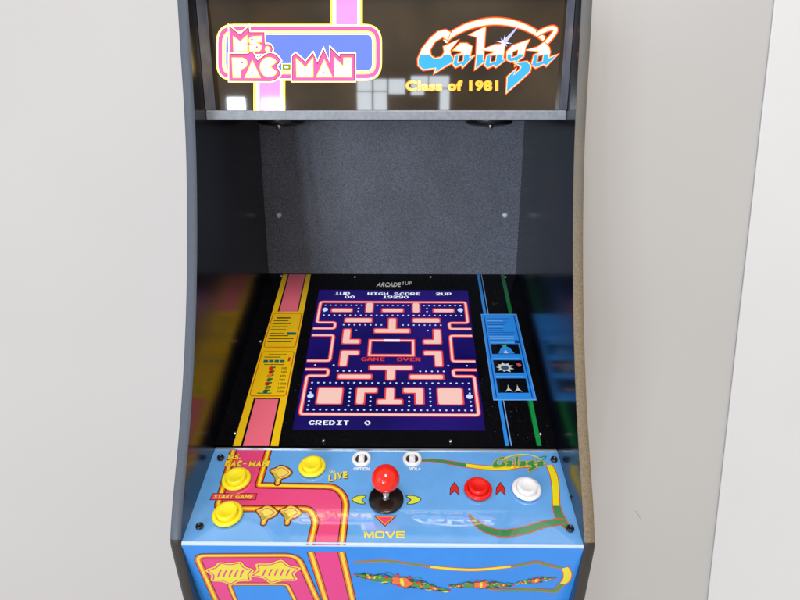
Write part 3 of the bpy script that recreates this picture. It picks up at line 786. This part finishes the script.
A = Art(deck)
vG, vY, vR = ink('vine_green', (62, 140, 82), .12), ink('vine_yellow', (245, 232, 30), .12), ink('vine_red', (222, 78, 40), .12)
def vine(px_, l=0):
    """outline of a ribbon in picture points -> red rim and green fill"""
    uv = ccw(px_); A.poly(offset(uv, .75*(KD)), vR, l); return uv
def seg(pts, w, m, plane, l, n=6, K_=None):
    uv = smooth(plane.many(pts), n)
    A.ribbon(uv, [a+1.8*K_ for a in interp(w, len(uv), K_)], vR, l); A.ribbon(uv, interp(w, len(uv), K_), m, l+1)
def interp(w, n, K_):
    out = []
    for i in range(n):
        t = i/(n-1)*(len(w)-1); k = min(int(t), len(w)-2); out.append((w[k]+(w[k+1]-w[k])*(t-k))*K_)
    return out
seg([(421, 460.4), (437, 460.6), (452, 463.0), (467, 465.6)], [2.2, 3.6, 4.2, 4.6], vG, deck, 0, K_=KD)
seg([(466, 465.4), (484, 467.6), (503, 468.4), (520, 466.4), (545, 464.4)], [4.2, 4.6, 4.6, 3.6, 3], vY, deck, 2, K_=KD)
seg([(549.2, 465.2), (553.8, 476), (555.6, 490), (556.2, 508)], [6, 7, 6.4, 6.2], vY, deck, 4, K_=KD)
seg([(556.4, 506), (558.6, 514), (562.4, 521.4), (569, 530.4)], [6.6, 7.6, 8.4, 1.4], vG, deck, 6, K_=KD)
seg([(469.0, 514.2), (475.6, 522.6), (486, 529.6), (502, 533.4), (522, 531.2), (542, 525.0), (560, 521.8), (564.6, 521.6)], [.6, 4.4, 6.2, 6.6, 6.6, 6.2, 6.2, 4], vG, deck, 8, K_=KD)
# small green logo
gG, gY2 = ink('logo_green', (60, 150, 85), .12), ink('logo_yellow', (232, 222, 70), .12)
def lg(x, y): return (492.5 + (x-130)*.0555, 454.5 + (y-40)*.0385)
def mini(pts, l): 
    uv = ccw(deck.many([lg(*p) for p in pts])); A.poly(offset(uv, .7*KD, 3), vR, l); A.poly(offset(uv, .45*KD, 3), gY2, l+1); A.poly(uv, gG, l+2)
swd = smooth(deck.many([lg(*p) for p in [(318,190),(410,112),(560,58),(720,47),(880,86),(1018,170)]]), 5)
A.ribbon(swd, 1.6*KD, gY2, 10)
lpd = smooth(deck.many([lg(494+x, y) for x, y in [(470,138),(525,108),(582,92),(604,108),(575,155),(528,205)]]), 5)
A.ribbon(lpd, 1.2*KD, gG, 11)
mini([(350,125),(320,110),(270,122),(215,170),(160,240),(130,310),(132,355),(165,385),(256,372),(320,360),(385,325),(352,278),(345,248),(405,182),(287,242),(297,300),(247,312),(213,288),(207,245),(240,185),(295,145),(330,165)], 12)
mini([(350,245),(420,205),(470,205),(500,225),(488,305),(520,290),(443,366),(436,345),(392,367),(375,345),(390,290),(436,274)], 15)
mini([(598,92),(590,200),(584,318),(600,325),(532,378),(541,300),(548,152),(498,140)], 18)
mini([(494+x, y) for x, y in [(100,246),(180,215),(240,213),(236,250),(228,318),(268,306),(182,366),(166,352),(125,372),(105,350),(120,290),(168,272)]], 15)
mini([(494+x, y) for x, y in [(262,262),(300,222),(410,183),(386,228),(374,292),(420,350),(418,400),(352,462),(290,500),(275,440),(340,380),(322,322),(284,328),(262,316)]], 18)
mini([(494+x, y) for x, y in [(412,248),(478,232),(522,198),(553,232),(560,262),(550,308),(610,283),(536,358),(520,345),(462,371),(436,350),(452,288)]], 15)
part(A.build('vine_print', None), dk_o, 'green and yellow ribbon with a small green logo')
for q in ((221, 459), (200, 527.6), (553.8, 460.8), (570, 530), (571.2, 499)):
    mb = MB(); r0 = .0042 if q[0] != 571.2 else .002
    mb.lathe([(r0*1.1, 0), (r0, .0018), (r0*.62, .0026), (r0*.55, .0016), (0, .0014)], deck.P(deck.uv(*q), .0026), deck.U, deck.V, deck.N, m_screwb, 16)
    part(mb.build('screw', smooth=True), dk_o)

# ------------------------------------------------------------------ buttons and stick
def button(px_, py_, r, m, label, rimm=None):
    o = deck.P(deck.uv(px_, py_), .0028); mb = MB()
    mb.lathe([(r, 0), (r*.995, .0012), (r*.95, .0026), (r*.84, .0034), (r*.76, .0030), (r*.72, .0004), (0, .0004)], o, deck.U, deck.V, deck.N, rimm or m, 48)
    b = part(mb.build('push_button', smooth=True), label=label)
    mb = MB()
    mb.lathe([(r*.695, .0006), (r*.695, .0062), (r*.66, .0074), (r*.60, .0077), (r*.40, .0064), (r*.2, .0058), (0, .0056)], o, deck.U, deck.V, deck.N, m, 48)
    part(mb.build('plunger', smooth=True), b)
rb = 14.7*KD
button(236.8, 480.6, rb, m_ybtn, 'yellow button above the start tag')
button(228.0, 515.6, rb, m_ybtn, 'yellow button below the start tag')
button(312.4, 468.2, rb*.97, m_ybtn, 'yellow button beside the LIVE lettering')
button(478.0, 490.6, rb*.97, m_rbtn, 'red button between two red arrowheads')
button(526.4, 490.6, rb, m_wbtn, 'white button')
def small(px_, py_, lab):
    o = deck.P(deck.uv(px_, py_), .0004); r = 10.2*KD; mb = MB()
    mb.lathe([(r, 0), (r*.97, .0022), (r*.86, .0034), (r*.72, .0032), (r*.66, .0004), (0, .0004)], o, deck.U, deck.V, deck.N, m_wbtn, 40)
    b = part(mb.build('rocker_button', smooth=True), label=lab)
    mb = MB(); mb.lathe([(r*.64, .0006), (r*.62, .0010), (0, .0010)], o, deck.U, deck.V, deck.N, m_recess, 30); part(mb.build('recess', smooth=True), b)
    mb = MB(); mb.lathe([(r*.31, .0010), (r*.31, .0040), (r*.22, .0050), (0, .0053)], o, deck.U, deck.V, deck.N, m_wbtn, 24)
    for sgn in (-1, 1):
        c = o + deck.V*(sgn*r*.38)
        mb.box((c.x-r*.3, c.y-r*.26, c.z), (c.x+r*.3, c.y+r*.26, c.z+.0026), m_wbtn)
    part(mb.build('switch', smooth=False), b)
small(361.6, 459.4, 'small white switch above OPTION'); small(412.2, 459.4, 'small white switch above VOL+')
jo = deck.P(deck.uv(386.2, 500.2), .0022); mb = MB()
rw = 17.4*KD
mb.lathe([(rw, 0), (rw*.985, .0016), (rw*.93, .0024), (rw*.5, .0030), (rw*.3, .0036), (0, .004)], jo, deck.U, deck.V, deck.N, m_washer, 56)
js = part(mb.build('joystick', smooth=True), label='joystick on a round black base')
tilt = (deck.N + deck.V*.02).normalized()
mb = MB(); mb.lathe([(.0052, .003), (.0052, .0045), (.0040, .0065), (.0038, .030), (0, .030)], jo, deck.U, deck.V, tilt, m_steel, 24); part(mb.build('shaft', smooth=True), js)
# ball centre: where the line of the shaft passes image row 478
best = None
for i in range(200):
    c = jo + tilt*(.015 + i*.0002); q = CM.transposed() @ (c-CO); y = 300 + F*q.y/q.z
    if best is None or abs(y-478.6) < best[0]: best = (abs(y-478.6), c, -q.z, i)
bc, rbll = best[1], 14.2/F*best[2]
mb = MB(); mb.lathe([(0, -rbll)] + [(rbll*math.sin(R(a)), -rbll*math.cos(R(a))) for a in range(8, 180, 8)] + [(0, rbll)], bc, deck.U, deck.V, deck.N, m_ball, 48)
part(mb.build('ball_knob', smooth=True), js)

# ------------------------------------------------------------------ front panel below the deck
mb = MB(); fl = front.len
mb.face([front.P((-W, 0)), front.P((W, 0)), front.P((W, fl)), front.P((-W, fl))], m_front)
base = Vector((0, FRB[0], FRB[1]+ZC))
mb.face([(-W, base.y, base.z), (-W, base.y, 0.02), (W, base.y, 0.02), (W, base.y, base.z)], m_front)
fp = part(mb.build('front_panel'))
KF = front.uv(401, 580)[0] - front.uv(400, 580)[0]
A = Art(front)
fP = ink('front_pink', (232, 60, 140), .25); fO = ink('front_orange', (235, 110, 20), .25); fY = ink('front_yellow', (250, 215, 60), .25); fD = ink('front_dark', (60, 20, 20), .25)
def fm(p): return front.many(p)
# pink arch
ext = lambda a, b, y: (a[0] + (b[0]-a[0])*(y-a[1])/(b[1]-a[1]), y)
oa, ob = (196.0, 555.5), (216.0, 600); ia, ib = (299.0, 555.5), (318.0, 600)
arch = rounded(fm([ext(oa, ob, 640), oa, (297.5, 555.0), ext(ia, ib, 640)]), [0, .012, .016, 0], closed=False)
A.poly(arch, fP, 0)
ja, jb = (229.0, 584.0), (235.5, 600); ka, kb = (287.0, 584.0), (295.0, 600)
inn = rounded(fm([ext(ja, jb, 640), ja, ka, ext(ka, kb, 640)]), [0, .006, .006, 0], closed=False)
A.poly(inn, m_front, 1)
A.bands(inn, [(5.6*KF, fD), (4.2*KF, fO), (2*KF, fY)], 2)
A.bands(arch, [(7.6*KF, fD), (6.0*KF, fO), (2.8*KF, fY)], 5)
part(A.build('arch_print', None), fp, 'pink arch with yellow borders')
A = Art(front)
# pink road down from the deck
ra, rb_ = (310.8, 552), (325.6, 600); sa, sb_ = (341.4, 552), (352.5, 600)
A.poly(fm([ra, sa, ext(sa, sb_, 640), ext(ra, rb_, 640)]), fP, 0)
for a, b in ((ra, rb_), (sa, sb_)): A.bands(fm([a, ext(a, b, 640)]), [(7.8*KF, fD), (6.2*KF, fO), (3*KF, fY)], 1)
part(A.build('road_print', None), fp, 'pink road with yellow borders')
# plain yellow flourish with pink gaps, in place of the picture on the arch
fy2 = ink('front_lemon', (236, 226, 60), .25)
def blob(cx, cy, rx, ry, n, amp, ph, seed):
    rnd = random.Random(seed); pts = []
    for i in range(n):
        a = 2*math.pi*i/n + ph; k = 1 + amp*(1 if i % 2 else -1)*rnd.uniform(.5, 1)
        pts.append((cx + rx*k*math.cos(a), cy + ry*k*math.sin(a)))
    return ccw(smooth(fm(pts), 3, True))
for (cx, cy, rx, ry, n, amp, sd) in ((230.5, 572.5, 20, 9.2, 14, .16, 1), (276.0, 571.5, 21, 8.8, 12, .2, 2)):
    A = Art(front); o_ = blob(cx, cy, rx*1.12, ry*1.2, n, amp, .2, sd)
    A.poly(offset(o_, .5*KF), fO, 8); A.poly(o_, fy2, 9); A.poly(offset(o_, -1.6*KF), fP, 10)
    A.poly(offset(o_, -3.0*KF), fy2, 11)
    for k in range(5):
        x = cx - rx*.55 + k*rx*.28
        A.ribbon(smooth(fm([(x+2, cy-ry*.35), (x, cy), (x-1.5, cy+ry*.45)]), 4), [.4*KF]+[1.7*KF]*7+[.4*KF], fP, 12)
    part(A.build('flourish_print', None), fp)
A = Art(front)
fG, fYl, fR, fOr, fRed = ink('leaf_green', (70, 150, 60), .25), ink('band_yellow', (240, 225, 60), .25), ink('band_red', (220, 90, 50), .25), ink('berry_orange', (240, 120, 60), .25), ink('berry_red', (222, 40, 30), .25)
vR_old = vR; vR = fR
seg([(353.0, 562.2), (368, 561.2), (386, 560.8), (404, 562.8), (432, 566.8)], [.5, 1.6, 2.2, 2.4, 2.4], fG, front, 0, K_=KF)
seg([(430, 566.6), (455, 569.0), (480, 569.4), (512, 566.2)], [3.4, 3.8, 3.8, 3.2], fYl, front, 2, K_=KF)
seg([(511, 566.6), (525, 563.8), (537, 562.0), (548, 565.0), (561, 567.4)], [2.4, 2.8, 3.0, 2.8, 2.4], fG, front, 4, K_=KF)
seg([(564.6, 567.4), (567.4, 573), (566.6, 579), (562.4, 583.6)], [6.2, 7.4, 7.4, 5.6], fYl, front, 6, K_=KF)
seg([(562, 583.4), (557.4, 588.2), (553, 590.8), (530, 589.2), (505, 589.8), (488, 588.6)], [4.6, 4.8, 4.4, 3.2, 2.2, .5], fG, front, 8, K_=KF)
ld, lk = ink('leaf_dark', (25, 70, 60), .25), ink('berry_dark', (120, 22, 22), .25)
def sprig(x0, y0, x1, y1, s, seed):
    """a spray of leaves with berries: plain ornament"""
    rnd = random.Random(seed); L = math.dist((x0, y0), (x1, y1)); ux, uy = (x1-x0)/L, (y1-y0)/L
    def at(t, n): return (x0 + ux*L*t - uy*n, y0 + uy*L*t + ux*n)
    top, bot = [], []
    for i in range(1, 16):
        t = i/16; w_ = (1 - abs(2*t-1)**1.4)*s
        top.append(at(t, -(.5*s + w_*3.6)*(1.0 if i % 2 else .55))); bot.append(at(t - .012, (.4*s + w_*2.6)*(1.0 if i % 2 else .5)))
    uv = ccw(fm([at(0, 0)] + top + [at(1, 0)] + bot[::-1])); A.poly(offset(uv, .4*KF, 1.5), ld, 10); A.poly(uv, fG, 11)
    for sg in (-1, 1):
        for k in range(3):
            c0, c1, c2 = at(.5+sg*.05, -1.5*s), at(.5+sg*(.14+.05*k), (-6.5+2.0*k)*s), at(.5+sg*(.2+.08*k), (-5.5+2.6*k)*s)
            A.ribbon(smooth(fm([c0, c1, c2]), 4), [.9*KF*s]*8+[.3*KF], (fG, ld, fYl)[k], 10)
    for i in range(34):
        t = rnd.uniform(.0, 1.0); n = rnd.choice((-1, 1))*rnd.uniform(.6, 1.0)*(1.4 + 3.2*(1-abs(2*t-1)))*s; dx = rnd.uniform(1.6, 4.6)*s*rnd.choice((-1, 1)); ly = rnd.uniform(-.9, 1.0)*s
        p = at(t, n); A.poly(ccw(fm([(p[0]-dx, p[1]-ly), (p[0]-dx*.1, p[1]-.8*s-ly*.1), (p[0]+dx, p[1]+ly), (p[0]+dx*.1, p[1]+.8*s)])), rnd.choice((ld, fG, fG, fYl, ld, lk)), 12)
    for i in range(9):
        c = at(rnd.choice((rnd.uniform(.04, .3), rnd.uniform(.7, .96))), rnd.uniform(-1.5, 1.5)*s); r = rnd.uniform(.6, 1.2)*s
        A.poly(ccw(fm([(c[0]+r*1.3*math.cos(a/2), c[1]+r*math.sin(a/2)) for a in range(12)])), rnd.choice((fYl, fOr, ld)), 13)
    for t, n, rx, m in ((.5, -.6, 9.5, fOr), (.15, .2, 3.4, fOr), (.85, .2, 3.4, fOr)):
        c = at(t, n*s)
        def petal(k, rr, sq):
            return ccw(fm([(c[0]+(rx*s+k)*(1+rr*math.cos(5*a/6))*math.cos(a/6), c[1]+(rx*s*sq+k*.8)*(1+rr*math.cos(5*a/6))*math.sin(a/6)+uy*rx*s*math.cos(a/6)) for a in range(38)][:-1]))
        A.poly(petal(.5, .14, .42), lk, 13); A.poly(petal(-.2, .14, .42), m, 14); A.poly(petal(-rx*s*.45, .1, .36), fRed, 15); A.poly(petal(-rx*s*.8, .05, .3), fYl, 16)
    for t, n, r in ((.33, -2.2, 1.5), (.67, -2.0, 1.5), (.47, 3.0, 1.2), (.0, 0, 1.0), (1., .2, 1.1), (.44, -5.6, 1.3), (.57, -5.6, 1.3)):
        c = at(t, n*s); A.poly(ccw(fm([(c[0]+r*1.3*s*math.cos(a/3), c[1]+r*.9*s*math.sin(a/3)) for a in range(19)])), fRed, 15)
sprig(355, 574.2, 449, 590.0, 1.12, 3)
sprig(449, 585.4, 513, 584.4, .8, 5)
sprig(516, 583.2, 556, 577.6, .52, 8)
vR = vR_old
part(A.build('leaf_print', None), fp, 'green and yellow ribbon with sprays of orange berries')

# ------------------------------------------------------------------ wall and white panel
WY = BACKH + .14
mb = MB(); mb.box((-2.4, WY, -.05), (2.4, WY+.1, 2.9), m_wall)
wq = Plane((WY, 0), (WY, 1)); A = Art(wq); A.mb = mb
m_scuff = mat('wall_scuff', (.44, .42, .41), .6, lin=True); kw = wq.uv(401, 500)[0]-wq.uv(400, 500)[0]
A.ribbon(smooth(wq.many([(634.5, 510.5), (637.5, 513), (641, 520.2)]), 3), [a*kw for a in (.2, .5, .9, .6, .8, .5, .1)], m_scuff, 1)
w = mb.build('wall'); w['kind'] = 'structure'
wp = Plane((WY-.006, 0), (WY-.006, 1))
a, b = wp.uv(775, 0), wp.uv(708, 600)
v = (Vector(b)-Vector(a)); t = lambda z: a[0] + v.x*(z-a[1])/v.y
zt, zb_ = .95, -1.40
mb = MB()
p = [(t(zt), zt), (t(zt)+.9, zt), (t(zb_)+.9, zb_), (t(zb_), zb_)]
pts = [(x, WY-.006, z+ZC) for x, z in p] + [(x, WY-.002, z+ZC) for x, z in p]
mb.faces(pts, [(0,1,2,3), (7,6,5,4), (0,4,5,1), (1,5,6,2), (2,6,7,3), (3,7,4,0)], m_white)
wo = mb.build('white_board', fixn=True, bevel=.004)
wo['label'] = 'plain white board standing against the wall right of the arcade machine'; wo['category'] = 'board'

# ------------------------------------------------------------------ light
def lamp(name, loc, target, sx, sy, power, col, spread=180):
    l = bpy.data.lights.new(name, 'AREA'); l.shape = 'RECTANGLE'; l.size = sx; l.size_y = sy; l.energy = power; l.color = col; l.spread = R(spread)
    o = bpy.data.objects.new(name, l); COL.objects.link(o); o.location = loc
    o.rotation_euler = (Vector(target)-Vector(loc)).to_track_quat('-Z', 'Y').to_euler()
    return o
lamp('window_light', (-2.3, -1.2, ZC+.1), (-.4, 1.1, ZC-.15), 1.3, 1.7, 13, (.93, .95, 1.0))
lamp('added_top_fill', (.1, -.9, ZC+1.9), (0, .72, ZC-.4), .7, .7, 8, (1.0, .96, .92), 75)  # added unseen fill from above, brightens the recessed bezel and the deck
# windows behind the camera, seen in the sign's gloss, and one added key lamp
def win(x0, x1, z0, z1, power, y=-4.0, col=(.80, .91, 1.0)):
    X0, X1 = CX + x0, CX + x1
    lamp('far_window_or_key', ((X0+X1)/2, y, ZC+(z0+z1)/2), ((X0+X1)/2, 0, ZC+(z0+z1)/2), abs(X1-X0), z1-z0, power, col)
def refl(px_, py_, y=-4.0):
    d = CM @ Vector(((px_-400)/F, (300-py_)/F, -1)); t1 = MARQ_H/d.y; t2 = (MARQ_H-y)/d.y
    return (d.x*(t1+t2), d.z*(t1+t2))
for xa, xb, yt, yb in ((357, 372, 79, 91), (357, 372, 92, 0), (373.4, 387, 79, 91), (373.4, 387, 92, 0), (388.6, 405, 79, 94), (411, 428, 76, 88), (411, 424, 89, 95), (429.2, 449, 76, 88), (440, 449, 89, 0), (227, 246, 97.5, 0), (262, 284, 99, 0)):
    p0, p1 = refl(xa, yt), refl(xb, yb or 116)
    if not yb: p1 = (p1[0], -1.0 if xa < 300 else -.55)
    win(p0[0], p1[0], p1[1], p0[1], (40 if xa < 300 else 8.5)*abs(p1[0]-p0[0])*abs(p0[1]-p1[1])*math.pi)
a0, a1 = refl(150, 99), refl(212, 116)
win(a0[0], a1[0], -.9, .9, 13*abs(a1[0]-a0[0])*1.8*math.pi, col=(.74, .87, 1.0))  # added key lamp, kept just outside what the sign mirrors
wd = bpy.data.worlds.new('World'); S.world = wd; wd.use_nodes = True
nt = wd.node_tree; N = nt.nodes; L = nt.links; bg = N['Background']
tc = N.new('ShaderNodeTexCoord'); sp_ = N.new('ShaderNodeSeparateXYZ'); L.new(tc.outputs['Generated'], sp_.inputs[0])
def ramp(sock, stops):
    mr = N.new('ShaderNodeMapRange'); mr.inputs[1].default_value = -1; mr.inputs[2].default_value = 1; L.new(sock, mr.inputs[0])
    r = N.new('ShaderNodeValToRGB'); L.new(mr.outputs[0], r.inputs[0]); e = r.color_ramp.elements
    e[0].position, e[0].color = stops[0]; e[1].position, e[1].color = stops[-1]
    for p_, c_ in stops[1:-1]:
        k = e.new(p_); k.color = c_
    return r.outputs[0]
rx = ramp(sp_.outputs[0], [(0, (.62, .68, .78, 1)), (.35, (.55, .51, .47, 1)), (.6, (.5, .45, .39, 1)), (1, (.46, .43, .40, 1))])
rz = ramp(sp_.outputs[2], [(0, (1.3, 1.29, 1.29, 1)), (.45, (1.0, .99, .98, 1)), (.6, (1, 1, 1, 1)), (1, (1.3, 1.3, 1.3, 1))])
mm = N.new('ShaderNodeMix'); mm.data_type = 'RGBA'; mm.blend_type = 'MULTIPLY'; mm.inputs[0].default_value = 1
L.new(rx, mm.inputs[6]); L.new(rz, mm.inputs[7]); no = N.new('ShaderNodeTexNoise'); no.inputs['Scale'].default_value = 5; no.inputs['Detail'].default_value = 3
L.new(tc.outputs['Generated'], no.inputs['Vector'])
mr = N.new('ShaderNodeMapRange'); mr.inputs[1].default_value = .3; mr.inputs[2].default_value = .7; mr.inputs[3].default_value = .55; mr.inputs[4].default_value = 1.45
L.new(no.outputs[0], mr.inputs[0])
m2 = N.new('ShaderNodeMix'); m2.data_type = 'RGBA'; m2.blend_type = 'MULTIPLY'; m2.inputs[0].default_value = 1
L.new(mm.outputs[2], m2.inputs[6]); L.new(mr.outputs[0], m2.inputs[7]); L.new(m2.outputs[2], bg.inputs[0]); bg.inputs[1].default_value = 1.0
S.view_settings.view_transform = 'Standard'; S.view_settings.look = 'None'; S.view_settings.exposure = 0; S.view_settings.gamma = 1
S.cycles.max_bounces = 8
